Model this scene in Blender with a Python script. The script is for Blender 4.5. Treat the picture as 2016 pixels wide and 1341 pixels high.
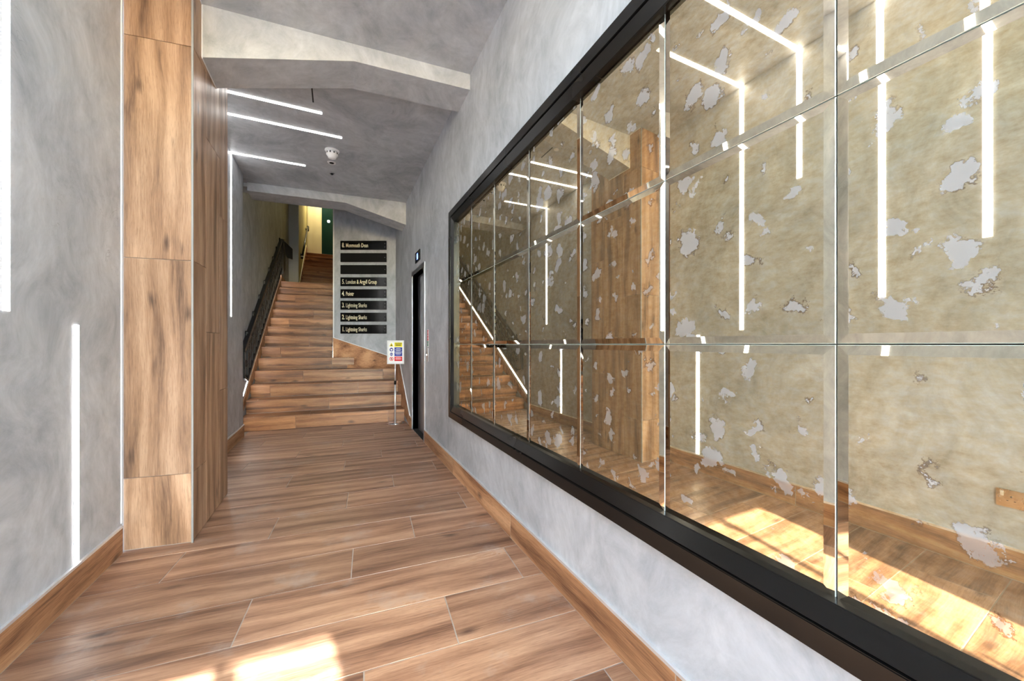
import bpy, bmesh, math, random
from mathutils import Matrix, Vector
random.seed(7)
S = bpy.context.scene
COL = S.collection
for o in list(bpy.data.objects): bpy.data.objects.remove(o)

# ------------------------------------------------------------------ camera, world, sun, exposure
FPX = 742.0
YAW = math.atan(348.0 / FPX)
cd = bpy.data.cameras.new('camera'); cam = bpy.data.objects.new('camera', cd); COL.objects.link(cam)
cam.location = (0, 0, 1.15); cam.rotation_euler = (math.pi / 2, 0, -YAW)
cd.sensor_fit = 'HORIZONTAL'; cd.sensor_width = 36.0; cd.lens = FPX / 2016 * 36; cd.shift_y = 7.5 / 2016
cd.clip_start = 0.02
S.camera = cam
w = bpy.data.worlds.new('world'); S.world = w; w.use_nodes = True
wn = w.node_tree.nodes; wl = w.node_tree.links
bg = wn['Background']
sky = wn.new('ShaderNodeTexSky'); sky.sky_type = 'NISHITA'; sky.sun_disc = False
sky.sun_elevation = math.radians(37); sky.sun_rotation = math.radians(180); sky.air_density = 1.0
wl.new(sky.outputs[0], bg.inputs[0]); bg.inputs[1].default_value = 3.0
sd = bpy.data.lights.new('sun', 'SUN'); sd.energy = 24.0; sd.angle = math.radians(0.7); sd.color = (1, .98, .96)
sun = bpy.data.objects.new('sun', sd); COL.objects.link(sun)
sun.rotation_euler = Vector((-.165, 1.0, -.762)).to_track_quat('-Z', 'Y').to_euler()
sun.location = (1, -4, 5)
S.view_settings.view_transform = 'Standard'; S.view_settings.look = 'None'
S.view_settings.gamma = 1.0; S.view_settings.use_curve_mapping = False
S.view_settings.exposure = 0.86
LED = 10.0          # strength of the light strips
LANDING = 16.0      # watts of the warm lamp over the upper landing

# ------------------------------------------------------------------ helpers
WM = {}
def link(o, M, parent=None):
    COL.objects.link(o)
    WM[o.name] = M.copy()
    if parent is not None:
        o.parent = parent
        o.matrix_basis = WM[parent.name].inverted() @ M
    else:
        o.matrix_basis = M
    return o
def T(x, y, z): return Matrix.Translation((x, y, z))
def frame(O, ex, ey):
    ex = Vector(ex).normalized(); ey = Vector(ey); ey = (ey - ex * ey.dot(ex)).normalized(); ez = ex.cross(ey)
    M = Matrix.Identity(4)
    for i in range(3):
        M[i][0], M[i][1], M[i][2], M[i][3] = ex[i], ey[i], ez[i], O[i]
    return M
def tag(o, label=None, cat=None, group=None, kind=None):
    if label: o['label'] = label
    if cat: o['category'] = cat
    if group: o['group'] = group
    if kind: o['kind'] = kind
    return o
def empty(name, loc, label, cat, group=None):
    o = bpy.data.objects.new(name, None); o.empty_display_size = .1
    link(o, T(*loc)); return tag(o, label, cat, group)
class MB:
    def __init__(s): s.v = []; s.f = []
    def add(s, vs, fs):
        n = len(s.v); s.v += [tuple(v) for v in vs]; s.f += [tuple(i + n for i in f) for f in fs]; return s
    def box(s, a, b):
        x0, x1 = sorted((a[0], b[0])); y0, y1 = sorted((a[1], b[1])); z0, z1 = sorted((a[2], b[2]))
        return s.add([(x0,y0,z0),(x1,y0,z0),(x1,y1,z0),(x0,y1,z0),(x0,y0,z1),(x1,y0,z1),(x1,y1,z1),(x0,y1,z1)],
              [(0,3,2,1),(4,5,6,7),(0,1,5,4),(1,2,6,5),(2,3,7,6),(3,0,4,7)])
    def prism(s, poly, d):       # poly: 3d points, d: extrusion vector
        d = Vector(d); n = len(poly)
        vs = [Vector(p) for p in poly] + [Vector(p) + d for p in poly]
        nrm = Vector((0,0,0))
        for i in range(n): nrm += vs[i].cross(vs[(i+1) % n])
        fs = [tuple(range(n)), tuple(range(2*n-1, n-1, -1))]
        for i in range(n): fs.append((i, i+n, (i+1) % n + n, (i+1) % n))
        if nrm.dot(d) > 0: fs = [tuple(reversed(f)) for f in fs]
        return s.add(vs, fs)
    def bar(s, p, q, w, h, up=(0,0,1)):   # rectangular bar between two points
        p = Vector(p); q = Vector(q); d = (q-p); e = d.normalized(); up = Vector(up)
        a = e.cross(up).normalized(); b = a.cross(e).normalized()
        poly = [p + a*sx*w/2 + b*sz*h/2 for sx, sz in ((-1,-1),(1,-1),(1,1),(-1,1))]
        return s.prism(poly, d)
    def tube(s, pts, r, n=8, rr=None):
        pts = [Vector(p) for p in pts]; base = len(s.v); m = len(pts)
        ref = None
        for i, p in enumerate(pts):
            t = (pts[min(i+1, m-1)] - pts[max(i-1, 0)]).normalized()
            if ref is None: ref = Vector((0,0,1)) if abs(t.z) < .9 else Vector((1,0,0))
            a = t.cross(ref).normalized(); b = a.cross(t).normalized(); ref = b
            R = rr[i] if rr else r
            for k in range(n):
                an = 2*math.pi*k/n; s.v.append(tuple(p + a*R*math.cos(an) + b*R*math.sin(an)))
        for i in range(m-1):
            for k in range(n):
                a0 = base+i*n+k; a1 = base+i*n+(k+1) % n
                s.f.append((a0, a0+n, a1+n, a1))
        s.f.append(tuple(base+k for k in range(n))); s.f.append(tuple(base+(m-1)*n+k for k in range(n-1,-1,-1)))
        return s
    def lathe(s, prof, c=(0,0,0), n=24, M=None):
        base = len(s.v); c = Vector(c)
        for r, z in prof:
            for k in range(n):
                an = 2*math.pi*k/n; p = Vector((r*math.cos(an), r*math.sin(an), z))
                if M is not None: p = M @ p
                s.v.append(tuple(p + c))
        for i in range(len(prof)-1):
            for k in range(n):
                a0 = base+i*n+k; a1 = base+i*n+(k+1) % n
                s.f.append((a0, a1, a1+n, a0+n))
        s.f.append(tuple(base+k for k in range(n-1,-1,-1))); s.f.append(tuple(base+(len(prof)-1)*n+k for k in range(n)))
        return s
    def mesh(s, name, mat, smooth=False):
        m = bpy.data.meshes.new(name); m.from_pydata(s.v, [], s.f); m.materials.append(mat); m.update()
        if smooth: m.polygons.foreach_set('use_smooth', [True]*len(m.polygons))
        return m
    def obj(s, name, mat, parent=None, M=None, smooth=False, bevel=0):
        m = s.mesh(name, mat, smooth)
        bm = bmesh.new(); bm.from_mesh(m); bmesh.ops.recalc_face_normals(bm, faces=bm.faces)
        if bevel: 
            bmesh.ops.bevel(bm, geom=list(bm.edges), offset=bevel, segments=2, affect='EDGES', clamp_overlap=True)
        bm.to_mesh(m); bm.free()
        o = bpy.data.objects.new(name, m)
        return link(o, M or Matrix.Identity(4), parent)
def struct(o): o['kind'] = 'structure'; return o

# ------------------------------------------------------------------ materials
def srgb(r, g, b):
    f = lambda c: c/12.92 if c <= .04045 else ((c+.055)/1.055)**2.4
    return (f(r/255), f(g/255), f(b/255), 1)
class NT:
    def __init__(s, name):
        s.m = bpy.data.materials.new(name); s.m.use_nodes = True; s.t = s.m.node_tree; s.n = s.t.nodes
        s.b = s.n['Principled BSDF']; s.out = s.n['Material Output']
    def node(s, typ, ins=None, **kw):
        n = s.n.new(typ)
        for k, v in kw.items(): setattr(n, k, v)
        for k, v in (ins or {}).items():
            if isinstance(v, bpy.types.NodeSocket): s.t.links.new(v, n.inputs[k])
            else: n.inputs[k].default_value = v
        return n
    def link(s, a, b): s.t.links.new(a, b)
    def math(s, op, a, b=0.0, c=None, clamp=False):
        ins = {0: a, 1: b}
        if c is not None: ins[2] = c
        n = s.node('ShaderNodeMath', ins, operation=op); n.use_clamp = clamp; return n.outputs[0]
    def vmath(s, op, a, b):
        return s.node('ShaderNodeVectorMath', {0: a, 1: b}, operation=op).outputs[0]
    def mix(s, f, a, b, blend='MIX'):
        n = s.node('ShaderNodeMix', data_type='RGBA', blend_type=blend)
        for k, v in ((0, f), (6, a), (7, b)):
            if isinstance(v, bpy.types.NodeSocket): s.t.links.new(v, n.inputs[k])
            else: n.inputs[k].default_value = v
        return n.outputs[2]
    def noise(s, vec, scale=1, detail=4, rough=.5, dist=0):
        n = s.node('ShaderNodeTexNoise', {'Vector': vec, 'Scale': scale, 'Detail': detail, 'Roughness': rough, 'Distortion': dist}); return n.outputs[0]
    def ramp(s, f, stops):
        n = s.node('ShaderNodeValToRGB', {0: f}); e = n.color_ramp.elements
        while len(e) > 1: e.remove(e[-1])
        e[0].position, e[0].color = stops[0][0], stops[0][1]
        for p, c in stops[1:]:
            x = e.new(p); x.color = c
        return n.outputs[0]
    def maprange(s, v, a, b, c, d):
        return s.node('ShaderNodeMapRange', {0: v, 1: a, 2: b, 3: c, 4: d}).outputs[0]
    def set(s, **kw):
        for k, v in kw.items():
            k = k.replace('_', ' ').title() if k not in ('IOR',) else k
            if isinstance(v, bpy.types.NodeSocket): s.t.links.new(v, s.b.inputs[k])
            else: s.b.inputs[k].default_value = v
    def bump(s, h, strength, dist=.01):
        n = s.node('ShaderNodeBump', {'Strength': strength, 'Distance': dist, 'Height': h}); s.t.links.new(n.outputs[0], s.b.inputs['Normal'])

def wood(name, dark, mid, light, rough=(.32, .5), dusty=0.0, spec=.5):
    N = NT(name)
    tc = N.node('ShaderNodeTexCoord').outputs['Object']
    rnd = N.node('ShaderNodeObjectInfo').outputs['Random']
    off = N.node('ShaderNodeCombineXYZ', {0: N.math('MULTIPLY', rnd, 29.9), 1: N.math('MULTIPLY', rnd, 17.7), 2: N.math('MULTIPLY', rnd, 61.7)}).outputs[0]
    v = N.vmath('ADD', tc, off)
    warp = N.noise(N.vmath('MULTIPLY', v, (1.1, 2.6, 2.6)), 1, 2)
    wv = N.node('ShaderNodeCombineXYZ', {1: N.math('MULTIPLY', N.math('SUBTRACT', warp, .5), .11)}).outputs[0]
    v2 = N.vmath('ADD', v, wv)
    band = N.noise(N.vmath('MULTIPLY', v2, (1.0, 6.5, 6.5)), 1, 5, .55)
    grain = N.noise(N.vmath('MULTIPLY', v2, (9, 190, 190)), 1, 4, .65)
    streak = N.noise(N.vmath('MULTIPLY', v2, (3.0, 62, 62)), 1, 4, .65)
    cath = N.node('ShaderNodeTexWave', {'Vector': N.vmath('MULTIPLY', v2, (.45, 2.6, 2.6)), 'Scale': 1.0, 'Distortion': 7.0, 'Detail': 3.0, 'Detail Scale': 1.2, 'Detail Roughness': .6}, wave_type='BANDS', bands_direction='Y').outputs[1]
    val = N.math('ADD', N.math('MULTIPLY', band, .50), N.math('MULTIPLY', streak, .25))
    val = N.math('ADD', val, N.math('MULTIPLY', grain, .22))
    val = N.math('ADD', val, N.math('MULTIPLY', N.math('SUBTRACT', cath, .5), .10))
    c = N.ramp(val, [(.34, dark), (.46, mid), (.60, light)])
    pores = N.maprange(N.noise(N.vmath('MULTIPLY', v2, (22, 330, 330)), 1, 2, .5), .55, .68, 0, .32)
    c = N.mix(pores, c, dark)
    # knots
    vk = N.vmath('ADD', N.vmath('MULTIPLY', v, (3.4, 9.0, 9.0)), N.vmath('MULTIPLY', wv, (12, 12, 12)))
    vor = N.node('ShaderNodeTexVoronoi', {'Vector': vk, 'Scale': 1.0})
    cellr = N.node('ShaderNodeSeparateColor', {0: vor.outputs['Color']}).outputs[0]
    sel = N.math('GREATER_THAN', cellr, .62)
    kd = N.math('ADD', vor.outputs['Distance'], N.math('MULTIPLY', N.math('SUBTRACT', grain, .5), .25))
    kn = N.math('MULTIPLY', N.maprange(kd, .04, .22, 1, 0), sel)
    kn = N.math('MULTIPLY', kn, .85)
    c = N.mix(kn, c, (dark[0]*.45, dark[1]*.45, dark[2]*.5, 1))
    tone = N.maprange(rnd, 0, 1, .84, 1.16)
    c = N.mix(1.0, c, N.node('ShaderNodeCombineColor', {0: tone, 1: tone, 2: tone}).outputs[0], 'MULTIPLY')
    rg = N.maprange(val, .3, .65, rough[1], rough[0])
    if dusty:
        gp = N.node('ShaderNodeNewGeometry').outputs['Position']
        d = N.noise(gp, 3.2, 6, .65)
        d = N.maprange(d, .56, .72, 0, dusty)
        c = N.mix(d, c, (.46, .43, .40, 1))
        rg = N.math('ADD', rg, N.math('MULTIPLY', d, .4))
    N.set(base_color=c, roughness=rg)
    N.b.inputs['Specular IOR Level'].default_value = spec
    N.bump(N.math('ADD', grain, N.math('MULTIPLY', streak, .7)), .12, .004)
    return N.m
def plaster(name, lo, hi, rough=(.34, .55), bump=.10):
    N = NT(name)
    p = N.node('ShaderNodeNewGeometry').outputs['Position']
    w1 = N.node('ShaderNodeTexNoise', {'Vector': p, 'Scale': 1.3, 'Detail': 2.0}).outputs[1]
    v = N.vmath('ADD', p, N.vmath('MULTIPLY', N.vmath('SUBTRACT', w1, (.5, .5, .5)), (.7, .7, .7)))
    a = N.noise(N.vmath('MULTIPLY', v, (1.5, 1.5, 1.0)), 1.4, 7, .62, .4)
    b = N.noise(N.vmath('MULTIPLY', v, (4, 4, 2.6)), 1.6, 7, .7, .3)
    s_ = N.noise(N.vmath('MULTIPLY', v, (18, 18, 9)), 1, 6, .72)
    val = N.math('ADD', N.math('MULTIPLY', a, .42), N.math('MULTIPLY', b, .36)); val = N.math('ADD', val, N.math('MULTIPLY', s_, .22))
    c = N.ramp(val, [(.34, lo), (.5, tuple((x+y)/2 for x, y in zip(lo, hi))), (.66, hi)])
    ck = N.node('ShaderNodeTexNoise', {'Vector': N.vmath('MULTIPLY', v, (6, 6, 9)), 'Scale': 1.0, 'Detail': 2.0, 'Distortion': 2.5}).outputs[0]
    line = N.maprange(N.math('ABSOLUTE', N.math('SUBTRACT', ck, .5)), 0, .006, .55, 0)
    gate = N.maprange(N.noise(p, 2.3, 2), .60, .68, 0, 1)
    c = N.mix(N.math('MULTIPLY', line, gate), c, (lo[0]*.6, lo[1]*.6, lo[2]*.6, 1))
    N.set(base_color=c, roughness=N.maprange(val, .35, .65, rough[1], rough[0]))
    N.bump(N.math('ADD', b, N.math('MULTIPLY', s_, .4)), bump*.5, .01)
    return N.m
def plain(name, col, rough=.5, metal=0.0, vary=.06, scale=30, bump=.0, spec=.5):
    N = NT(name); p = N.node('ShaderNodeTexCoord').outputs['Object']
    n = N.noise(p, scale, 4)
    c = N.mix(n, tuple(x*(1-vary) for x in col[:3]) + (1,), tuple(min(1, x*(1+vary)) for x in col[:3]) + (1,))
    N.set(base_color=c, roughness=N.maprange(n, .3, .7, rough*.9, rough*1.1), metallic=metal)
    N.b.inputs['Specular IOR Level'].default_value = spec
    if bump: N.bump(n, bump, .002)
    return N.m
def emis(name, col, st):
    N = NT(name); N.set(base_color=(.8,.8,.8,1)); N.b.inputs['Emission Color'].default_value = (*col, 1); N.b.inputs['Emission Strength'].default_value = st
    return N.m

M_floor = wood('wood_look_floor_tile', srgb(104,74,58), srgb(154,116,92), srgb(188,150,122), (.26,.44), .45)
M_pillar = wood('wood_look_pillar_tile', srgb(100,74,56), srgb(155,120,93), srgb(188,154,126), (.34,.5))
M_step = wood('wood_look_step_tile', srgb(84,50,30), srgb(140,92,58), srgb(182,130,88), (.3,.48))
M_skirt = wood('wood_look_skirting_tile', srgb(108,70,46), srgb(172,124,88), srgb(206,160,120), (.42,.6))
M_wall = plaster('polished_grey_plaster', srgb(142,147,155), srgb(206,209,216))
M_ceil = plaster('polished_ceiling_plaster', srgb(142,146,152), srgb(206,208,212), (.36,.6))
M_grout = plain('pale_grout', srgb(168,158,150), .8, vary=.1, scale=80)
M_trim = plain('brushed_aluminium_trim', (.82,.82,.83,1), .42, .7)
M_greytrim = plain('matt_grey_trim', srgb(140,140,140), .55)
M_whitetrim = plain('white_corner_bead', srgb(226,226,228), .4)
M_black = plain('satin_black_frame_paint', (.006,.006,.006,1), .27, vary=.0, scale=1.5, spec=.3)
M_iron = plain('black_painted_iron', (.012,.013,.016,1), .38, vary=.3, scale=60, bump=.3)
M_backing = plain('black_backing_board', (.01,.01,.01,1), .8)
M_steel = plain('brushed_stainless_steel', (.42,.42,.44,1), .3, 1.0, .12, 20)
M_darksteel = plain('dark_stainless_steel', (.42,.43,.47,1), .34, 1.0, .2, 6)
M_chrome = plain('chrome', (.8,.8,.82,1), .12, 1.0)
M_pole = plain('satin_chrome_pole', (.85,.85,.87,1), .38, .8)
M_led = emis('led_diffuser', (1, .98, .95), LED)
M_white = plain('white_plastic', srgb(232,232,234), .4)
M_paper = plain('printed_white_sheet', srgb(245,245,245), .5)
M_yellow = plain('safety_yellow_print', srgb(240,225,30), .5)
M_blue = plain('safety_blue_print', srgb(30,50,150), .5)
M_red = plain('safety_red_print', srgb(225,35,45), .5)
M_green = plain('safety_green_print', srgb(20,120,80), .5)
M_ink = plain('black_print', (.02,.02,.02,1), .6)
M_gold = plain('pale_gold_lettering', srgb(240,232,200), .4, vary=.03)
M_plaque = plain('gloss_black_sign_panel', (.004,.004,.004,1), .16, vary=.1, scale=4, spec=.35)
M_dusty = plain('matt_black_sign_panel', (.008,.008,.008,1), .6, vary=.2, spec=.15)
M_brass = plain('warm_brushed_steel_plate', srgb(208,196,176), .28, 1.0)
M_cream = plain('cream_painted_timber', srgb(226,214,176), .45, scale=6)
M_olive = plain('olive_cream_painted_wall', srgb(200,188,130), .6, scale=4)
M_palewall = plain('pale_grey_painted_wall', srgb(206,212,214), .6, scale=4)
M_dgreen = plain('dark_green_gloss_paint', srgb(22,50,46), .22, scale=4)
M_pave = plain('grey_paving', srgb(140,148,158), .8, scale=6)
M_blueled = emis('blue_display', (.1,.2,.9), 2.0)
M_whiteled = emis('white_button_light', (1,1,1), 3.0)
M_glint = emis('door_glint', (1,.9,.7), 6.0)  # glow for the highlight on the gloss green door, not a lamp

# antique mirror: tinted silvering, beige clouding and grey lifted patches
N = NT('antique_mirror_silvering')
p = N.node('ShaderNodeNewGeometry').outputs['Position']
wv = N.node('ShaderNodeTexNoise', {'Vector': p, 'Scale': 13.0, 'Detail': 7.0, 'Roughness': .68}).outputs[1]
pv = N.vmath('ADD', p, N.vmath('MULTIPLY', N.vmath('SUBTRACT', wv, (.5,.5,.5)), (.15,.15,.15)))
sp_ = N.node('ShaderNodeSeparateXYZ', {0: pv}).outputs
p2 = N.node('ShaderNodeCombineXYZ', {0: sp_[1], 1: sp_[2]}).outputs[0]
vor = N.node('ShaderNodeTexVoronoi', {'Vector': p2, 'Scale': 11.0, 'Randomness': 1.0}, voronoi_dimensions='2D')
sc = N.node('ShaderNodeSeparateColor', {0: vor.outputs['Color']})
cl = N.noise(p, 3.0, 3)
thr = N.math('MULTIPLY', N.maprange(sc.outputs[0], .25, 1, .05, .42), N.maprange(cl, .35, .6, .6, 1.1))
thr = N.math('MULTIPLY', thr, N.math('GREATER_THAN', sc.outputs[0], .25))
dif = N.math('SUBTRACT', thr, vor.outputs['Distance'])
patch = N.maprange(dif, 0, .02, 0, 1)
rim = N.math('MULTIPLY', N.maprange(N.math('ABSOLUTE', dif), .0, .04, 1, 0), N.maprange(N.noise(p, 9, 3), .44, .6, 0, .9))
rim = N.math('MULTIPLY', rim, N.math('GREATER_THAN', thr, .06))
mott = N.noise(N.vmath('MULTIPLY', p, (30, 30, 60)), 1, 5, .7)
cloud = N.noise(p, 4.5, 6, .65, .8)
tint = N.ramp(N.math('ADD', N.math('MULTIPLY', mott, .55), N.math('MULTIPLY', cloud, .45)), [(.36, (.60,.47,.28,1)), (.5, (.76,.65,.45,1)), (.64, (.83,.77,.62,1))])
gl_c = N.mix(patch, tint, (.71,.69,.66,1)); gl_c = N.mix(rim, gl_c, (.30,.20,.12,1))
df_c = N.mix(patch, N.mix(mott, (.48,.38,.21,1), (.64,.55,.37,1)), (.52,.50,.47,1)); df_c = N.mix(rim, df_c, (.14,.08,.04,1))
gl = N.node('ShaderNodeBsdfGlossy', {'Color': gl_c, 'Roughness': .012})
df = N.node('ShaderNodeBsdfDiffuse', {'Color': df_c})
mx = N.node('ShaderNodeMixShader', {0: N.math('ADD', .10, N.math('MULTIPLY', patch, .22)), 1: gl.outputs[0], 2: df.outputs[0]})
N.link(mx.outputs[0], N.out.inputs[0]); M_mirror = N.m
N = NT('mirror_bevel_silvering')
gl = N.node('ShaderNodeBsdfGlossy', {'Color': (.80,.72,.56,1), 'Roughness': .012}); N.link(gl.outputs[0], N.out.inputs[0]); M_bevel = N.m
N = NT('ground_glass_edge')
N.set(base_color=(.8,.86,.8,1), roughness=.2, metallic=.6); M_gedge = N.m
N = NT('clear_door_glass')
fr = N.node('ShaderNodeFresnel', {'IOR': 1.35})
tr = N.node('ShaderNodeBsdfTransparent', {'Color': (.93,.97,.96,1)}); g2 = N.node('ShaderNodeBsdfGlossy', {'Roughness': 0.0})
mx = N.node('ShaderNodeMixShader', {0: fr.outputs[0], 1: tr.outputs[0], 2: g2.outputs[0]}); N.link(mx.outputs[0], N.out.inputs[0]); M_glass = N.m

# ------------------------------------------------------------------ tile helper
def clip(poly, n, d):      # keep points with n.p <= d   (2d)
    out = []
    for i in range(len(poly)):
        a = poly[i]; b = poly[(i+1) % len(poly)]
        da = n[0]*a[0]+n[1]*a[1]-d; db = n[0]*b[0]+n[1]*b[1]-d
        if da <= 0: out.append(a)
        if (da < 0 < db) or (db < 0 < da):
            t = da/(da-db); out.append((a[0]+(b[0]-a[0])*t, a[1]+(b[1]-a[1])*t))
    return out
MC = {}
def tile(name, parent, O, ex, ey, poly, th, mat, ch=.0012):
    """prism whose face lies in the plane O,ex,ey, thickness th below it; chamfered face edge"""
    if len(poly) < 3: return None
    cx_ = sum(q[0] for q in poly)/len(poly); cy_ = sum(q[1] for q in poly)/len(poly)
    loc = [(q[0]-cx_, q[1]-cy_) for q in poly]
    key = (name, mat.name, th, tuple((round(a,3), round(b,3)) for a, b in loc))
    M0 = frame(O, ex, ey); Mt = M0 @ T(cx_, cy_, 0)
    if key not in MC:
        n = len(loc); vs = []
        for (a, b) in loc:
            r = math.hypot(a, b) or 1; k = max(0, 1 - ch*1.6/r); vs.append((a*k, b*k, 0))
        for (a, b) in loc: vs.append((a, b, -ch))
        for (a, b) in loc: vs.append((a, b, -th))
        fs = [tuple(range(n)), tuple(range(3*n-1, 2*n-1, -1))]
        for i in range(n):
            j = (i+1) % n
            fs.append((i, i+n, j+n, j)); fs.append((i+n, i+2*n, j+2*n, j+n))
        m = bpy.data.meshes.new(name); m.from_pydata(vs, [], fs); m.materials.append(mat)
        bm = bmesh.new(); bm.from_mesh(m); bmesh.ops.recalc_face_normals(bm, faces=bm.faces); bm.to_mesh(m); bm.free()
        MC[key] = m
    return link(bpy.data.objects.new(name, MC[key]), Mt, parent)
def rect(x0, y0, x1, y1): return [(x0,y0),(x1,y0),(x1,y1),(x0,y1)]

XL, XF, XR, XS = -1.066, -1.035, .952, -1.13   # left wall, left wall past the pillar, right wall, stair side wall
XC = -.03                                      # right wall of the stair shaft
CZ = 3.255
YE = -1.2                                      # entrance wall
SK = math.radians(4.2); TS = math.tan(SK)

# ------------------------------------------------------------------ floor
fb = MB(); fb.box((-1.3, YE-.15, -.12), (1.25, 7.4, -.0015)); floor = struct(fb.obj('floor', M_grout))
ex = (math.cos(SK), -math.sin(SK), 0); ey = (math.sin(SK), math.cos(SK), 0)
ph = [.46, .86, .07]; P = .2935; g = .0048
for i in range(-9, 18):
    yr = 1.358 + P*i                       # row's near edge measured at the right wall
    j0 = {0: .43, 1: .84, 2: .07}[i % 3]
    for k in range(-3, 3):
        xa = j0 + 1.2*k; xb = xa + 1.2
        # world rectangle in skewed frame, origin at (XR, yr)
        ua, ub = (xa-XR)/math.cos(SK), (xb-XR)/math.cos(SK)
        poly = [(ua+g/2, g/2), (ub-g/2, g/2), (ub-g/2, P*math.cos(SK)-g/2), (ua+g/2, P*math.cos(SK)-g/2)]
        wp = [(XR+u*ex[0]+v*ey[0], yr+u*ex[1]+v*ey[1]) for u, v in poly]
        xlim = XF if yr > 3.6 else XL
        for n_, d_ in (((1,0), XR-.003), ((-1,0), -(xlim+.003)), ((0,-1), -(YE+.01)), ((TS,1), 5.885+0*TS)):
            wp = clip(wp, n_, d_)
            if len(wp) < 3: break
        if len(wp) < 3: continue
        if max(q[0] for q in wp)-min(q[0] for q in wp) < .02: continue
        cx0 = wp[0]
        loc = [((q[0]-cx0[0])*ex[0]+(q[1]-cx0[1])*ex[1], (q[0]-cx0[0])*ey[0]+(q[1]-cx0[1])*ey[1]) for q in wp]
        tile('floor_tile', floor, (cx0[0], cx0[1], 0), ex, ey, loc, .008, M_floor, .0008)

# ------------------------------------------------------------------ walls and ceiling
def slab(name, x, th, y0, y1, z0, z1, mat, holes=()):
    """wall in the plane x, thickness th (signed, away from the room), with rectangular holes (y0,y1,z0,z1)"""
    ys = sorted({y0, y1, *[h[0] for h in holes], *[h[1] for h in holes]}); zs = sorted({z0, z1, *[h[2] for h in holes], *[h[3] for h in holes]})
    mb = MB()
    for a, b in zip(ys, ys[1:]):
        z = z0; runs = []
        cells = []
        for c, d in zip(zs, zs[1:]):
            my, mz = (a+b)/2, (c+d)/2
            if any(h[0] < my < h[1] and h[2] < mz < h[3] for h in holes): continue
            if cells and abs(cells[-1][1]-c) < 1e-6: cells[-1][1] = d
            else: cells.append([c, d])
        for c, d in cells: mb.box((x, a, c), (x+th, b, d))
    return struct(mb.obj(name, mat))
MY0, MY1, MZ0, MZ1 = -.52, 3.275, .60, 2.235      # mirror opening
LY0, LY1, LZ = 4.47, 5.20, 2.07                   # lift opening
slab('wall_right', XR, .14, YE, 7.2, 0, CZ, M_wall, [(MY0, MY1, MZ0, MZ1), (LY0, LY1, 0, LZ)])
slab('wall_left', XL, -.12, YE, 2.80, 0, CZ, M_wall)
slab('wall_left', XF, -.12, 3.0, 5.66, 0, CZ, M_wall)
slab('wall_left', XS, -.12, 5.66, 11.70, 0, 6.7, M_wall)
struct(MB().box((XS, 5.64, 0), (XF-.0, 5.66, CZ)).obj('wall_left', M_wall))
struct(MB().box((-1.25, YE-.15, CZ), (1.15, 6.0, CZ+.15)).obj('ceiling', M_ceil))
slab('wall_right', XR, .14, 5.9, 7.5, CZ, 6.7, M_wall)
struct(MB().box((XC+.1, 7.36, 0), (1.1, 7.5, 6.7)).obj('wall_back', M_wall))
# wall that carries the directory signs (turned towards the camera) and the stair shaft
cy_, sy_ = math.cos(YAW), math.sin(YAW)
SC = Vector((XC, 7.25, 0)); SE = SC + Vector((cy_, -sy_, 0))*1.10
struct(MB().prism([SC, SE, SE+Vector((sy_, cy_, 0))*.12, Vector((XC, 7.25, 0))+Vector((.09, .12, 0))], (0,0,6.7)).obj('wall_back', M_wall))
struct(MB().box((XC, 7.26, 0), (XC+.1, 15.05, 6.7)).obj('wall_right', M_olive))
struct(MB().box((XS-.1, 5.92, CZ-.05), (1.1, 6.15, 6.7)).obj('wall_front', M_wall))
struct(MB().box((XS-.2, 6.15, 6.6), (1.1, 15.1, 6.75)).obj('ceiling', M_ceil))
struct(MB().box((XS-.1, 11.69, 2.4), (-.90, 11.79, 6.7)).obj('wall_back', M_palewall))
struct(MB().box((-1.0, 11.79, 2.4), (-.90, 15.05, 6.7)).obj('wall_left', M_olive))
struct(MB().box((-1.0, 14.95, 2.4), (.1, 15.05, 6.7)).obj('wall_back', M_olive))
# corner beads
tr = MB().box((XC-.006, 7.24, 1.03), (XC+.012, 7.262, 6.0)); struct(tr.obj('trim_1', M_whitetrim))
tr = MB().box((XL, 2.784, .165), (XL+.005, 2.792, CZ)); struct(tr.obj('trim_2', M_whitetrim))
# beams with haunches, running across the passage a little askew
PXB = -.748
def beam(prof, y0, dy, label):
    # prof: list of (x, zbottom); front face at y = y0 - (x-XR)*TS
    mb = MB(); f = [];
    for x, z in prof: f.append((x, y0-(x-XR)*TS, z))
    top = [(x, y, CZ+.02) for x, y, z in reversed(f)]
    # split into convex quads
    for a, b in zip(f, f[1:]):
        mb.prism([a, b, (b[0], b[1], CZ+.02), (a[0], a[1], CZ+.02)], (0, dy, 0))
    o = mb.obj('ceiling_beam', M_ceil)
    bm = bmesh.new(); bm.from_mesh(o.data); bmesh.ops.remove_doubles(bm, verts=bm.verts, dist=1e-4); bm.to_mesh(o.data); bm.free()
    o['kind'] = 'structure'; o['label'] = label
    return o
b1 = beam([(-.748, 2.925), (.12, 3.135), (XR, 3.135)], 2.80, .31, 'plastered ceiling beam beside the wood pillar, deeper at its left end')
beam([(XF, 3.145), (.13, 3.145), (XR, 2.925)], 5.74, .345, 'plastered ceiling beam at the foot of the stairs, deeper at its right end')
by = 2.80-(PXB-XR)*TS
MB().box((PXB-.001, by-.004, 2.925), (PXB+.005, by, CZ)).box((PXB-.001, by, 2.920), (PXB+.005, by+.31, 2.925)).box((PXB-.001, 2.765, CZ-.005), (PXB+.005, by, CZ)).obj('sealing_bead', M_whitetrim, b1)
# dark slot in the ceiling behind the first beam
struct(MB().box((-.179, 3.46, CZ-.0025), (-.168, 3.70, CZ+.01)).obj('trim_3', M_backing))

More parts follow.
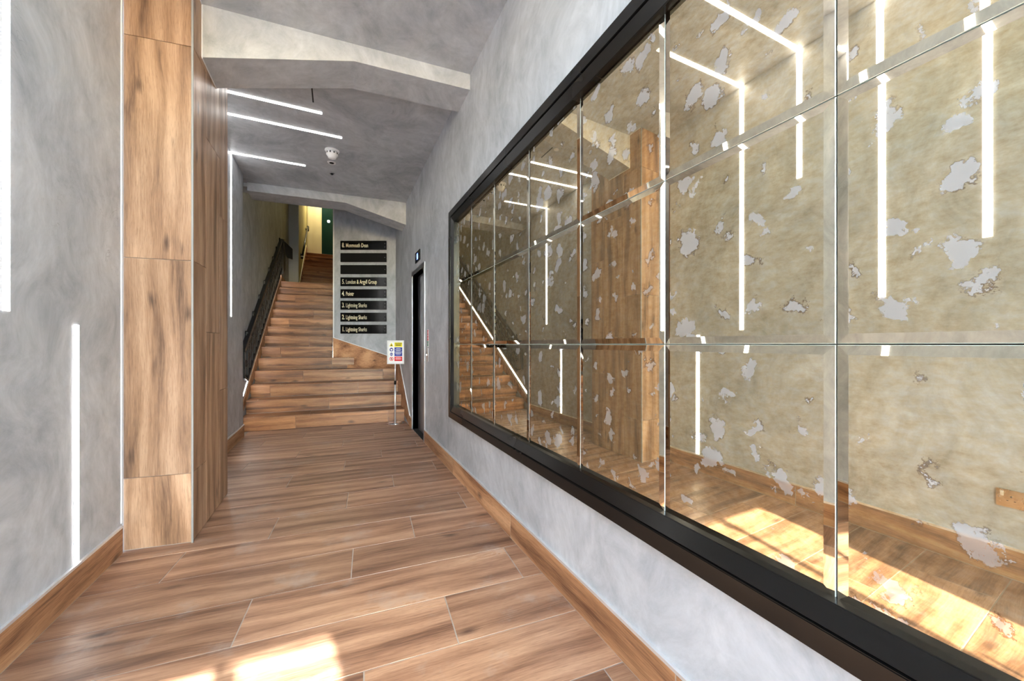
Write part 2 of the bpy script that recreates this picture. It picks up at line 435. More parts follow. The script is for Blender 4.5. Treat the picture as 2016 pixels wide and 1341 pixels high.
# ------------------------------------------------------------------ skirting
def skirting(name, x, side, y0, y1, joints, h=.143, th=.011):
    """side=+1: wall on the left (faces +x); -1: wall on the right"""
    base = struct(MB().box((x, y0, 0), (x+side*(th-.0008), y1, h)).obj(name, M_grout))
    ys = [y0] + sorted(j for j in joints if y0 < j < y1) + [y1]
    xx = x+side*th
    for a, b in zip(ys, ys[1:]):
        if side > 0: tile('skirting_tile', base, (xx, a, 0), (0,1,0), (0,0,1), rect(.002, .003, b-a-.002, h-.001), .0095, M_skirt, .0006)
        else: tile('skirting_tile', base, (xx, b, 0), (0,-1,0), (0,0,1), rect(.002, .003, b-a-.002, h-.001), .0095, M_skirt, .0006)
    t = MB().box((x, y0, h), (x+side*(th+.001), y1, h+.012)); t.obj('edge_trim', M_trim, base)
    return base
skirting('baseboard_right', XR, -1, YE, 4.43, (.83, 2.03, 3.24, -.37))
skirting('baseboard_right', XR, -1, 5.245, 5.39, ())
skirting('baseboard_left', XL, 1, YE, 2.782, (-.82, .379, 1.579))
skirting('baseboard_left', XF, 1, 3.55, 5.66, (4.7,))

# ------------------------------------------------------------------ pillar clad in wood-look tiles
PX, PY0, PY1 = -.748, 2.765, 3.545
pil = struct(MB().prism([(XL-.02, PY0+(PX-XL)*TS*1.9+.009, 0), (PX-.009, PY0+.009, 0), (PX-.009, PY1, 0), (XF-.02, PY1, 0)], (0,0,CZ)).obj('pillar', M_grout))
pil['label'] = 'square pillar clad in tall wood-look tiles on the left'
pex = Vector((PX-XL, -(PX-XL)*TS*1.9, 0)); wN = pex.length
zs = [0.004, .403, 1.634, 2.875, CZ]
for a, b in zip(zs, zs[1:]):
    # near face: local x = up, local y = to the left... face normal must point to -y
    O = Vector((XL, PY0+(PX-XL)*TS*1.9, 0))
    tile('cladding_tile', pil, O+Vector((0,0,0)), (0,0,1), -pex, [(a+.0015, -wN+.008), (b-.0015, -wN+.008), (b-.0015, -.002), (a+.0015, -.002)], .0085, M_pillar)
cols = [(PY0, 3.015, (.407, 1.638, 2.885)), (3.015, 3.325, (1.228, 2.477)), (3.325, PY1, (.821, 2.074))]
for y0, y1, js in cols:
    zz = [.004, *js, CZ]
    for a, b in zip(zz, zz[1:]):
        y0e = y0+(.004 if y0 == PY0 else .0015)
        # face normal +x : ex=up(z), ey = -y  -> z x (-y) = x
        tile('cladding_tile', pil, (PX, 0, 0), (0,0,1), (0,-1,0), rect(a+.0015, -(y1-.0015), b-.0015, -y0e), .0085, M_pillar)
MB().box((PX-.006, PY0-.003, .0), (PX+.003, PY0+.005, CZ)).obj('corner_trim', M_greytrim, pil)

# ------------------------------------------------------------------ staircase
R_, G_ = .1845, .3105
def yl(k): return 5.945 + (k-1)*G_              # left end y of nosing k
SX0, SX1 = -1.119, XR-.012
st = empty('staircase', (0, 6, 0), 'wide staircase with wood-look treads narrowing as it climbs to a landing', 'staircase')
core = MB()
signn = (sy_, cy_)                               # into-the-wall direction of sign wall
dS = SC.x*sy_ + SC.y*cy_ - .012
def steprect(y0, y1, x1=SX1, inset=0):
    # skewed slab between nosing lines, clipped by the sign wall and the shaft wall
    xL, xR_ = SX0+inset, SX1
    q = [(xL, y0), (xR_, y0-(xR_-xL)*TS), (xR_, y1-(xR_-xL)*TS), (xL, y1)]
    if y0 - .9*TS > 7.22 or y1 > 7.30+.05:
        pass
    return q
def clipstep(q):
    """cut away what lies behind the sign wall (right of the shaft)"""
    # region allowed: X<=XC-.012  OR  in front of the sign wall  -> split in two convex parts
    A = clip(q, (1,0), XC-.012)
    B = clip(clip(q, (-1,0), -(XC-.012)), signn, dS)
    return [a for a in (A, B) if len(a) >= 3 and abs(sum(a[i][0]*a[(i+1)%len(a)][1]-a[(i+1)%len(a)][0]*a[i][1] for i in range(len(a))))/2 > .002]
random.seed(3)
for k in range(1, 15):
    z = R_*k; y0 = yl(k); y1 = yl(k+1)+.03 if k < 14 else 11.93
    # core block
    for pc in clipstep(steprect(y0+.045, y1+.3 if k < 14 else y1)):
        core.prism([(x, y, z-R_-.1 if k > 1 else 0.0) for x, y in pc], (0, 0, (R_+.1 if k > 1 else R_)-.008))
    # tread tiles, split in two with a joint
    jx = -1.1 + .35 + (k*.43) % 1.2
    for pc in clipstep(steprect(y0, y1-.0)):
        for part in (clip(pc, (1,0), jx-.0015), clip(pc, (-1,0), -(jx+.0015))):
            if len(part) < 3 or max(q[0] for q in part)-min(q[0] for q in part) < .02: continue
            o0 = part[0]
            loc = [((q[0]-o0[0])*ex[0]+(q[1]-o0[1])*ex[1], (q[0]-o0[0])*ey[0]+(q[1]-o0[1])*ey[1]) for q in part]
            tile('tread_tile', st, (o0[0], o0[1], z), ex, ey, loc, .012, M_step, .002)
    # riser: front lip and main riser tile, each cut at joints
    def riser(y, zb, zt, nm, jj):
        # right end of this riser line
        xe = SX1
        # intersect with sign wall: points (x, y-(x-SX0)*TS)
        # sy*x + cy*(y-(x-SX0)*TS) = dS
        xi = (dS - cy_*(y+SX0*TS))/(sy_-cy_*TS)
        if xi < xe: xe = xi
        if y-(XC-SX0)*TS > 7.245: xe = XC-.012
        L = (xe-SX0)/math.cos(SK); js = [0] + [j for j in jj if .08 < j < L-.08] + [L]
        for a, b in zip(js, js[1:]):
            # face normal towards -y (ex x ez): ex=(cos,-sin,0), ey=z -> normal = ex x z = (-sin.. ,-cos) ok
            tile(nm, st, (SX0, y, zb), ex, (0,0,1), rect(a+.0012, .001, b-.0012, zt-zb-.001), .01, M_step)
    jj = [(.22+.41*k) % 1.2 + 1.2*m for m in range(2)]
    lip = .048 if k == 1 else .125
    riser(y0+.001, z-lip, z-.012, 'riser_lip', jj)
    riser(y0+(.016 if k == 1 else .042), z-R_+.002, z-lip+.004, 'riser_tile', jj)
core.obj('core', M_grout, st)
# anti-slip studs in a row along each nosing
sm = MB().lathe([(.006, 0), (.006, .0015), (.003, .003)], n=8).mesh('stud', M_chrome, True)
for k in range(1, 9):
    xe = SX1-.1 if k < 4 else (XC-.06 if k > 5 else .30)
    x = SX0+.14
    while x < xe:
        link(bpy.data.objects.new('stud', sm), T(x, yl(k)+.035-(x-SX0)*TS, R_*k-.001), st); x += .118
# left stringer board and stepped skirting, right stringers
def stringer(poly, dvec, nm='stringer'):
    return MB().prism(poly, dvec).obj(nm, M_skirt, st)
def nz(y): return R_ + (y-5.945)*R_/G_
yA, yB = 5.665, 9.98
stringer([(XS+.001, yA, .0), (XS+.001, yB, nz(yB)-.35), (XS+.001, yB, nz(yB)+.075), (XS+.001, yA, max(.02, nz(yA)+.075))], (.008, 0, 0))
stringer([(XS+.001, yB, 2.45), (XS+.001, 11.68, 2.45), (XS+.001, 11.68, 2.72), (XS+.001, yB, 2.72)], (.018, 0, 0))
# triangular skirting on the sign wall
def sw(t, z, o=0.0): return SC + Vector((cy_, -sy_, 0))*t + Vector((-sy_, -cy_, 0))*o + Vector((0, 0, z))
stringer([sw(.0, .5, .0), sw(1.085, .3, .0), sw(1.085, .905, .0), sw(.0, 1.262, .0)], Vector((-sy_, -cy_, 0))*.011)
MB().prism([sw(.0, 1.262), sw(1.085, .905), sw(1.085, .917), sw(.0, 1.274)], Vector((-sy_, -cy_, 0))*.013).obj('edge_trim', M_whitetrim, st)
stringer([(XR, 5.39, .0), (XR, 6.78, .3), (XR, 6.78, .90), (XR, 6.30, .845), (XR, 5.39, .143)], (-.011, 0, 0))
MB().prism([(XR, 5.39, .143), (XR, 6.30, .845), (XR, 6.78, .90), (XR, 6.78, .912), (XR, 6.30, .858), (XR, 5.385, .156)], (-.013, 0, 0)).obj('edge_trim', M_whitetrim, st)

# second flight
up = empty('upper_staircase', (-.45, 11.9, 2.58), 'dark second flight of stairs beyond the landing', 'staircase')
core = MB(); LZ2 = 14*R_
for k in range(1, 10):
    y = 11.95+(k-1)*G_; z = LZ2+k*R_
    ye = 14.945 if k == 9 else y+G_+.05
    core.box((-.895, y+.012, z-R_-(.05 if k > 1 else 0)), (XC-.003, ye, z-.011))
    tile('tread_tile', up, (-.895, y-.01, z), (1,0,0), (0,1,0), rect(.002, 0, .86, ye-y), .011, M_step)
    tile('riser_tile', up, (-.895, y, z-R_), (1,0,0), (0,0,1), rect(.002, .001, .86, R_-.013), .011, M_step)
core.obj('core', M_grout, up)
MB().prism([(-.899, 11.94, LZ2+.002), (-.899, 14.94, 4.2), (-.899, 14.94, 4.50), (-.899, 14.55, 4.50), (-.899, 11.94, 2.868)], (.012,0,0)).obj('stringer', M_skirt, up)
MB().prism([(-.899, 11.94, 2.868), (-.899, 14.55, 4.50), (-.899, 14.94, 4.50), (-.899, 14.94, 4.52), (-.899, 14.54, 4.52), (-.899, 11.94, 2.888)], (.016,0,0)).obj('edge_trim', M_gold, up)
# doors on the upper landing
d1 = MB().box((-.885, 14.90, 4.243), (-.435, 14.949, 6.55)); d1 = struct(d1.obj('door_1', M_cream))
for x0, x1 in ((-.86, -.74), (-.70, -.655), (-.64, -.46)):
    MB().box((x0, 14.885, 4.32), (x1, 14.90, 6.5)).obj('panel_moulding', M_cream, d1, bevel=.004)
d2 = struct(MB().box((-.43, 14.90, 4.243), (-.035, 14.949, 6.55)).obj('door_2', M_dgreen))
o = MB().lathe([(.045,0),(.045,.012),(.038,.022),(.02,.026)], (0,0,0), 20, Matrix.Rotation(math.pi/2, 3, 'X')).obj('highlight_disc', M_glint, None, T(-.213, 14.899, 5.52), True)  # glowing disc added in place of a lamp's reflection in the gloss paint
tag(o, 'small glowing oval standing in for a reflected lamp on the dark green door', 'light')
ld = bpy.data.lights.new('landing_lamp', 'AREA'); ld.energy = LANDING; ld.size = .5; ld.color = (1, .90, .66)
lo = bpy.data.objects.new('landing_lamp', ld); COL.objects.link(lo); lo.location = (-.45, 14.3, 6.55)

# black handrail on the olive wall
hr = empty('pipe_handrail', (-.84, 13.2, 4.2), 'short black pipe handrail on the olive wall beside the second flight', 'handrail')
MB().tube([(-.845, 12.15, 3.62), (-.845, 14.55, 5.15)], .026, 10).obj('rail', M_iron, hr, smooth=True)
for y, z in ((12.3, 3.715), (14.3, 4.99)):
    MB().tube([(-.845, y, z), (-.899, y, z)], .018, 10).tube([(-.888, y, z), (-.899, y, z)], .05, 12).obj('bracket', M_iron, hr)
MB().tube([(-.845, 14.55, 5.15), (-.845, 14.62, 5.17), (-.845, 14.66, 5.10), (-.845, 14.62, 5.03)], .034, 10).obj('curled_end', M_iron, hr, smooth=True)
MB().tube([(-.845, 12.15, 3.62), (-.845, 12.08, 3.575)], .034, 10).obj('end_cap', M_iron, hr)

# ------------------------------------------------------------------ iron balustrade fixed along the stair wall
ba = empty('wall_balustrade', (XS, 6.1, .6), 'ornamental black iron balustrade panel fixed along the left stair wall', 'balustrade')
TP0, TP1 = (6.02, 1.06), (9.90, 3.50); BT0, BT1 = (6.22, .655), (9.90, 2.845)
X0b, X1b = XS+.003, XS+.048; xm_ = (X0b+X1b)/2; wb = X1b-X0b
def zt(y): return TP0[1]+(y-TP0[0])*(TP1[1]-TP0[1])/(TP1[0]-TP0[0])
def zb(y): return BT0[1]+(y-BT0[0])*(BT1[1]-BT0[1])/(BT1[0]-BT0[0])
MB().bar((xm_, TP0[0], TP0[1]), (xm_, TP1[0], TP1[1]), wb+.012, .065).obj('top_rail', M_iron, ba, bevel=.004)
MB().bar((xm_, BT0[0], BT0[1]), (xm_, BT1[0], BT1[1]), wb, .035).obj('bottom_rail', M_iron, ba, bevel=.003)
MB().bar((xm_, 6.04, .70), (xm_, 6.04, 1.08), wb, .025, up=(0,1,0)).obj('end_post', M_iron, ba)
MB().bar((xm_, 6.03, .71), (xm_, 6.23, .66), wb, .025).obj('lower_corner', M_iron, ba)
MB().prism([(X0b, 9.90, 3.53), (X0b, 9.90, 2.74), (X0b+.0, 10.25, 2.9), (X0b, 10.3, 3.28)], (.07, 0, 0)).obj('end_plate', M_iron, ba, bevel=.004)
# return of the top rail that turns the corner and drops
MB().prism([(XS+.0, 10.28, 3.62), (XS+.21, 10.33, 3.42), (XS+.21, 10.33, 3.17), (XS+.10, 10.30, 3.20), (XS+.0, 10.28, 3.40)], (0, .05, 0)).obj('return_plate', M_iron, ba, bevel=.004)
MB().bar((xm_, 9.88, 3.487), (xm_, 10.33, 3.62), wb+.012, .05).obj('rail_return', M_iron, ba)
# verticals, scrolls and finials
def scroll(cy0, cz0, r, turns=1.3, flip=1):
    pts = []
    for i in range(26):
        t = i/25; a = t*turns*2*math.pi; rr = r*(1-.72*t)
        pts.append((0, cy0+flip*rr*math.cos(a), cz0+rr*math.sin(a)))
    return pts
yy = 6.30; i = 0
slope = math.atan2(TP1[1]-TP0[1], TP1[0]-TP0[0])
while yy < 9.85:
    a, b = zb(yy)+.015, zt(yy)-.02
    MB().bar((xm_, yy, a), (xm_, yy, b), .026, .026, up=(0,1,0)).obj('baluster', M_iron, ba)
    mb = MB(); zc = (a+b)/2
    for s in (1, -1):
        mb.tube([(0, q[1], q[2]) for q in scroll(.065*s, .12*s+.0, .06, 1.3, s)], .010, 6)
    mb.tube([(0, .02, -.19), (0, .10, -.05), (0, .08, .05), (0, .15, .19)], .009, 6)
    mb.obj('scroll', M_iron, ba, T(xm_, yy+.01, zc+.03), True)
    if i % 3 == 0:
        MB().lathe([(.012,0),(.02,.015),(.012,.03),(.024,.05),(.014,.075),(.002,.085)], n=10).obj('finial', M_iron, ba, T(xm_-.015, yy, zt(yy)+.02), True)
    yy += .165; i += 1

# ------------------------------------------------------------------ light strips
def strip(label, y, wall=None, ceil=None, xw=XL, grp='white light strips set in the wall and ceiling'):
    """wall = (z0,z1); ceil = x end"""
    e = empty('light_strip', (xw, y, wall[0] if wall else CZ), label, 'light strip', grp)
    h = .016
    if wall:
        z0, z1 = wall
        MB().box((xw, y-h-.002, z0-.002), (xw+.0015, y+h+.002, z1)).obj('profile', M_trim, e)
        MB().box((xw, y-h, z0), (xw+.004, y+h, z1)).obj('diffuser', M_led, e)
    if ceil is not None:
        x1 = ceil
        MB().box((xw+.0045, y-h-.002, CZ), (x1+.002, y+h+.002, CZ-.0015)).obj('profile', M_trim, e)
        MB().box((xw+.0045, y-h, CZ), (x1, y+h, CZ-.004)).obj('diffuser', M_led, e)
    return e
strip('tall light strip on the left wall ending at mid height, nearest the camera', 1.985, (1.27, CZ-.004), -.15)
strip('short upright light strip rising from the skirting on the left wall beside the pillar', 2.39, (.158, 1.237))
strip('light strip high on the left wall, seen in the mirror right of the pillar', 1.565, (2.34, CZ-.004), .05)
strip('light strip second from the right edge of the mirror', 1.118, (1.433, CZ-.004), -.35)
strip('rightmost light strip seen in the mirror', .71, (1.692, CZ-.004), -.2)
strip('tall light strip on the left wall just beyond the pillar, joined to a ceiling strip', 5.05, (1.455, CZ-.004), -.32, XF)
strip('light strip beyond the pillar joined to the longest ceiling strip', 4.21, (2.37, CZ-.004), .06, XF)
strip('ceiling light strip nearest the first beam behind the pillar', 3.84, None, -.11, XF)
strip('short light strip rising from the skirting beyond the pillar, seen only in the mirror', 4.64, (.158, 1.10), None, XF)
# strip following the stairs
e = empty('light_strip', (XS, 6, .2), 'sloping light strip running up the stair wall under the iron balustrade', 'light strip', 'white light strips set in the wall and ceiling')
def ledz(y): return .335 + (y-5.945)*.598
MB().bar((XS+.001, 5.67, ledz(5.67)), (XS+.001, 10.3, ledz(10.3)), .003, .040).obj('profile', M_trim, e)
MB().bar((XS+.002, 5.67, ledz(5.67)), (XS+.002, 10.29, ledz(10.29)), .004, .034).obj('diffuser', M_led, e)

# ------------------------------------------------------------------ big antique mirror
mi = empty('wall_mirror', (XR, 1.4, 1.4), 'large foxed antique mirror with a black frame on the right wall', 'mirror')
XM = .965
MB().box((XM+.014, MY0, MZ0), (XM+.03, MY1, MZ1)).obj('backing_board', M_backing, mi)
OY0, OY1, OZ0, OZ1 = MY0-.055, 3.315, .497, 2.335
def ring(y0, y1, z0, z1, wd, xa, xb, xback):
    """frame ring, outer rect given, width wd; xa face x at the outer edge, xb at the inner edge"""
    mb = MB()
    o_ = [(y0,z0),(y1,z0),(y1,z1),(y0,z1)]; i_ = [(y0+wd,z0+wd),(y1-wd,z0+wd),(y1-wd,z1-wd),(y0+wd,z1-wd)]
    vs = [(xa,a,b) for a,b in o_]+[(xb,a,b) for a,b in i_]+[(xback,a,b) for a,b in o_]+[(xback,a,b) for a,b in i_]
    fs = []
    for k in range(4):
        j = (k+1) % 4
        fs += [(k,j,j+4,k+4), (k+8,k+12,j+12,j+8), (k,k+8,j+8,j), (k+4,j+4,j+12,k+12)]
    return mb.add(vs, fs)
ring(OY0, OY1, OZ0, OZ1, .056, .922, .922, XR-.0005).obj('outer_frame', M_black, mi, bevel=.0025)
ring(OY0+.056, OY1-.056, OZ0+.056, OZ1-.056, .006, .938, .938, XR-.0005).obj('frame_groove', M_backing, mi)
ring(OY0+.060, OY1-.060, OZ0+.060, OZ1-.060, .053, .926, .940, XM+.012).obj('inner_frame', M_black, mi, bevel=.002)
seamY = [3.277, 2.807, 2.338, 1.84, 1.36, .895, .434, -.03, -.50]; seamZ = [.605, 1.150, 1.680, 2.232]
bw, bd, gp = .021, .0026, .0012
for y1, y0 in zip(seamY, seamY[1:]):
    for z0, z1 in zip(seamZ, seamZ[1:]):
        # overhang at frame
        hy, hz = (y1-y0)/2-gp, (z1-z0)/2-gp
        def r4(iy, x): return [(x, -iy[0], -iy[1]), (x, iy[0], -iy[1]), (x, iy[0], iy[1]), (x, -iy[0], iy[1])]
        vs = r4((hy-bw, hz-bw), 0) + r4((hy-.0012, hz-.0012), bd) + r4((hy, hz), bd+.0015) + r4((hy, hz), .010)
        m = bpy.data.meshes.new('mirror_pane'); fs = [(3,2,1,0)]; mats = [0]
        for L in range(3):
            for k in range(4):
                j = (k+1) % 4; a = L*4
                fs.append((a+k, a+j, a+4+j, a+4+k)); mats.append(1 if L == 0 else 2)
        fs.append((12,13,14,15)); mats.append(2)
        m.from_pydata(vs, [], fs)
        for mm in (M_mirror, M_bevel, M_gedge): m.materials.append(mm)
        for f_, k in zip(m.polygons, mats): f_.material_index = k
        bm = bmesh.new(); bm.from_mesh(m); bmesh.ops.recalc_face_normals(bm, faces=bm.faces); bm.to_mesh(m); bm.free()
        jit = Matrix.Rotation(random.uniform(-.0012,.0012), 4, 'Z') @ Matrix.Rotation(random.uniform(-.0012,.0012), 4, 'Y')
        link(bpy.data.objects.new('mirror_pane', m), T(XM, (y0+y1)/2, (z0+z1)/2) @ jit, mi)

# ------------------------------------------------------------------ lift
li = struct(MB().box((XR+.085, LY0-.03, -.003), (XR+.135, LY1+.03, LZ+.03)).obj('door_3', M_darksteel))
li['label'] = 'dark stainless lift door in the right wall'
for a, b in ((LY0, (LY0+LY1)/2-.002), ((LY0+LY1)/2+.002, LY1)):
    MB().box((XR+.07, a, .004), (XR+.085, b, LZ)).obj('door_panel', M_darksteel, li)
fm = MB()
fm.box((XR-.012, LY0-.05, 0), (XR+.07, LY0, LZ+.05)); fm.box((XR-.012, LY1, 0), (XR+.07, LY1+.035, LZ+.05)); fm.box((XR-.012, LY0, LZ), (XR+.07, LY1, LZ+.05))
fm.obj('door_frame', M_darksteel, li)
MB().box((XR-.0, LY0, -.003), (XR+.07, LY1, .002)).obj('sill', M_backing, li)
ind = empty('lift_indicator', (XR, 4.83, 2.25), 'small black floor indicator with a blue figure above the lift door', 'indicator')
MB().box((XR-.012, 4.69, 2.195), (XR-.0005, 4.97, 2.33)).obj('case', M_plaque, ind, bevel=.003)
MB().box((XR-.0135, 4.79, 2.225), (XR-.0119, 4.86, 2.30)).obj('display', M_blueled, ind)
bp = empty('lift_call_panel', (XR, 4.29, 1.03), 'narrow steel lift call panel with one lit button beside the lift', 'call panel')
MB().box((XR-.006, 4.255, .955), (XR-.0005, 4.325, 1.105)).obj('plate', M_steel, bp, bevel=.0015)
MB().lathe([(.014,0),(.014,.005),(.010,.007)], n=16, M=Matrix.Rotation(-math.pi/2, 3, 'Y')).obj('button_ring', M_chrome, bp, T(XR-.006, 4.29, 1.03))
MB().lathe([(.009,0),(.008,.003)], n=16, M=Matrix.Rotation(-math.pi/2, 3, 'Y')).obj('button_light', M_whiteled, bp, T(XR-.012, 4.29, 1.03))
no = empty('lift_notice', (XR, 4.27, 1.22), 'small notice of two red squares over a green one above the lift call panel', 'notice')
MB().box((XR-.002, 4.235, 1.125), (XR-.0005, 4.305, 1.318)).obj('sheet', M_paper, no)
for z0, z1, mm in ((1.255, 1.312, M_red), (1.192, 1.250, M_red), (1.131, 1.187, M_green)):
    MB().box((XR-.003, 4.241, z0), (XR-.0018, 4.299, z1)).obj('square', mm, no)
    MB().box((XR-.0036, 4.262, z0+.015), (XR-.0028, 4.268, z1-.012)).box((XR-.0036, 4.255, z0+.02), (XR-.0028, 4.277, z0+.026)).obj('pictogram', M_paper, no)

# ------------------------------------------------------------------ text
def text(s, M, size, mat, parent, name='lettering', ext=.001, off=.0, squeeze=1.0, align='LEFT'):
    c = bpy.data.curves.new('t', 'FONT'); c.body = s; c.size = size; c.extrude = ext; c.offset = off; c.align_x = align; c.resolution_u = 3
    o = bpy.data.objects.new('t', c); COL.objects.link(o)
    dg = bpy.context.evaluated_depsgraph_get(); m = bpy.data.meshes.new_from_object(o.evaluated_get(dg))
    bpy.data.objects.remove(o); m.materials.clear(); m.materials.append(mat)
    m.transform(Matrix.Diagonal((squeeze, 1, 1, 1)))
    return link(bpy.data.objects.new(name, m), M, parent)
def textface(O, ex_): return frame(O, ex_, (0,0,1))

# directory signs on the angled wall
tops = [2.942, 2.730, 2.522, 2.310, 2.104, 1.904, 1.697, 1.488]
words = ['8. Monmouth Dean', None, None, '5. London & Argyll Group', '4. Pointr', '3. Lightning Sharks', '2. Lightning Sharks', '1. Lightning Sharks']
lab = ['topmost black wall sign reading 8. Monmouth Dean', 'blank black wall sign second from the top, under the Monmouth Dean sign',
       'blank black wall sign third from the top, just above the London & Argyll Group sign', 'black wall sign reading 5. London & Argyll Group',
       'black wall sign reading 4. Pointr', 'black wall sign numbered 3, directly under the Pointr sign', 'black wall sign numbered 2, second from the bottom of the stack',
       'lowest black wall sign reading 1. Lightning Sharks']
wdir = Vector((cy_, -sy_, 0)); wn_ = Vector((-sy_, -cy_, 0))
for i, (tz, wd, lb) in enumerate(zip(tops, words, lab)):
    hgt = .153; s0 = .135; s1 = .93
    c = SC + wdir*((s0+s1)/2) + Vector((0,0,tz-hgt/2))
    sg = empty('directory_sign', c, lb, 'sign', 'black directory signs on the wall beside the stairs')
    Mf = frame(c + wn_*.03, wdir, (0,0,1))     # local z = wdir x up = pointing... 
    if Mf.col[2].to_3d().dot(wn_) < 0: Mf = frame(c + wn_*.03, wdir, (0,0,1))
    m0 = M_dusty if wd is None else M_plaque
    MB().box((-(s1-s0)/2, -hgt/2, -.029), ((s1-s0)/2, hgt/2, 0)).obj('panel', m0, sg, Mf, bevel=.003)
    for v in (-.03, .03) if wd else (0,):
        MB().lathe([(.005,0),(.004,.002)], n=8).obj('screw', M_steel, sg, Mf @ T((s1-s0)/2-.025, v, 0))
    if wd:
        nume, rest = wd.split(' ', 1)
        text(nume, Mf @ T(-(s1-s0)/2+.030, -.036, .001), .112, M_gold, sg, 'numeral', .002, .0022, .56)
        text(rest, Mf @ T(-(s1-s0)/2+.095, -.036, .001), .100, M_gold, sg, 'lettering', .002, .0006, .56)

# ------------------------------------------------------------------ caution sign on a pole
SBX, SBY = .79, 5.69
sp = empty('sign_stand', (SBX, SBY, 0), 'chrome pole stand with a framed caution notice at the foot of the stairs', 'sign stand')
MB().lathe([(.0,0),(.118,0),(.122,.006),(.112,.014),(.03,.022),(.0,.023)], n=36).obj('base', M_chrome, sp, T(SBX, SBY, 0), True)
MB().lathe([(.012,.0),(.012,.60)], n=16).obj('lower_pole', M_pole, sp, T(SBX, SBY, .018), True)
MB().lathe([(.009,.0),(.009,.37)], n=16).obj('upper_pole', M_pole, sp, T(SBX, SBY, .56), True)
MB().lathe([(.0165,.0),(.0165,.05),(.012,.055)], n=16).obj('collar', M_black, sp, T(SBX, SBY, .565), True)
nf = frame(Vector((SBX+.012, SBY, 1.035))+wn_*.02, wdir, (0,0,1))
fw, fh = .245, .342
fm = MB()
def ring2(W, H, t, z0, z1):
    mb = MB(); o_ = [(-W,-H),(W,-H),(W,H),(-W,H)]; i_ = [(-W+t,-H+t),(W-t,-H+t),(W-t,H-t),(-W+t,H-t)]
    vs = [(a,b,z1) for a,b in o_]+[(a,b,z1) for a,b in i_]+[(a,b,z0) for a,b in o_]+[(a,b,z0) for a,b in i_]; fs = []
    for k in range(4):
        j = (k+1) % 4; fs += [(k,j,j+4,k+4),(k+8,k+12,j+12,j+8),(k,k+8,j+8,j),(k+4,j+4,j+12,k+12)]
    return mb.add(vs, fs)
fr_ = ring2(fw/2, fh/2, .018, -.006, .008).obj('frame', M_white, sp, nf, bevel=.002)
MB().box((-fw/2+.01, -fh/2+.01, -.008), (fw/2-.01, fh/2-.01, 0)).obj('back_plate', M_white, sp, nf)
sh = MB().box((-fw/2+.019, -fh/2+.019, 0), (fw/2-.019, fh/2-.019, .0012)).obj('notice_sheet', M_paper, sp, nf)
zz = .0013
def pan(x0, y0, x1, y1, mat, name='print_block', zo=0.0): return MB().box((x0,y0,zz+zo),(x1,y1,zz+.0006+zo)).obj(name, mat, sh, nf)
pan(-.016, .078, .096, .142, M_yellow); pan(-.016, .006, .096, .070, M_blue); pan(-.016, -.056, .096, .000, M_blue); pan(-.016, -.128, .096, -.064, M_red)
text('CAUTION', nf @ T(.040, .122, zz+.0007), .021, M_ink, sh, 'lettering', .0002, .0006, 1, 'CENTER')
for y0, mm, ws in ((.110, M_ink, (.088,.070)), (.094, M_ink, (.080,)), (.052, M_paper, (.060,.085)), (.028, M_paper, (.085,.060)), (-.014, M_paper, (.075,.090)), (-.038, M_paper, (.06,)), (-.082, M_paper, (.070,.086)), (-.106, M_paper, (.076,))):
    for q, w_ in enumerate(ws): pan(.040-w_/2, y0-q*.010, .040+w_/2, y0-q*.010+.0042, mm, 'small_print', .0007)
# pictograms: warning triangle, helmet, gloves, prohibition circle
tri = MB().prism([(-.090,.085,zz),(-.030,.085,zz),(-.060,.137,zz)], (0,0,.0006)).obj('warning_triangle', M_yellow, sh, nf)
MB().prism([(-.070,.091,zz+.0007),(-.050,.091,zz+.0007),(-.060,.120,zz+.0007)], (0,0,.0004)).obj('pictogram', M_ink, sh, nf)
def disc(x, y, r, mat, name, zo=0, n=24):
    return MB().prism([(x+r*math.cos(2*math.pi*k/n), y+r*math.sin(2*math.pi*k/n), zz+zo) for k in range(n)], (0,0,.0005)).obj(name, mat, sh, nf)
disc(-.060, .038, .027, M_blue, 'blue_disc'); disc(-.058, .034, .013, M_paper, 'pictogram', .0006)
MB().box((-.078,.041,zz+.0011),(-.040,.047,zz+.0016)).obj('pictogram', M_paper, sh, nf)
disc(-.060, -.028, .022, M_blue, 'blue_disc'); MB().box((-.078,-.032,zz+.0006),(-.042,-.024,zz+.0012)).obj('pictogram', M_paper, sh, nf)
disc(-.060, -.096, .029, M_red, 'red_ring'); disc(-.060, -.096, .021, M_paper, 'white_disc', .0006)
MB().box((-.068,-.108,zz+.0012),(-.052,-.084,zz+.0016)).obj('pictogram', M_ink, sh, nf)
MB().prism([(-.078,-.079,zz+.0017),(-.074,-.075,zz+.0017),(-.042,-.113,zz+.0017),(-.046,-.117,zz+.0017)], (0,0,.0004)).obj('red_bar', M_red, sh, nf)

# ------------------------------------------------------------------ ceiling devices
RX = Matrix.Rotation(math.pi, 4, 'X')
sdv = empty('smoke_detector', (-.03, 4.53, CZ), 'white smoke detector on the ceiling between the beams', 'smoke detector')
MB().lathe([(.0,0),(.072,0),(.074,.008),(.066,.016),(.0,.017)], n=32).obj('base', M_white, sdv, T(-.03, 4.53, CZ) @ RX, True)
MB().lathe([(.0,.016),(.058,.016),(.060,.05),(.045,.07),(.040,.085),(.020,.095),(.0,.096)], n=32).obj('head', M_white, sdv, T(-.03, 4.53, CZ) @ RX, True)
for k in range(10):
    a = 2*math.pi*k/10; MB().box((.0575,-.006,.03),(.061,.006,.048)).obj('vent_slot', M_backing, sdv, T(-.03,4.53,CZ) @ RX @ Matrix.Rotation(a, 4, 'Z'))
rg_ = empty('ceiling_ring', (-.037, 4.836, CZ), 'small white ring fitting behind the smoke detector', 'ceiling fitting')
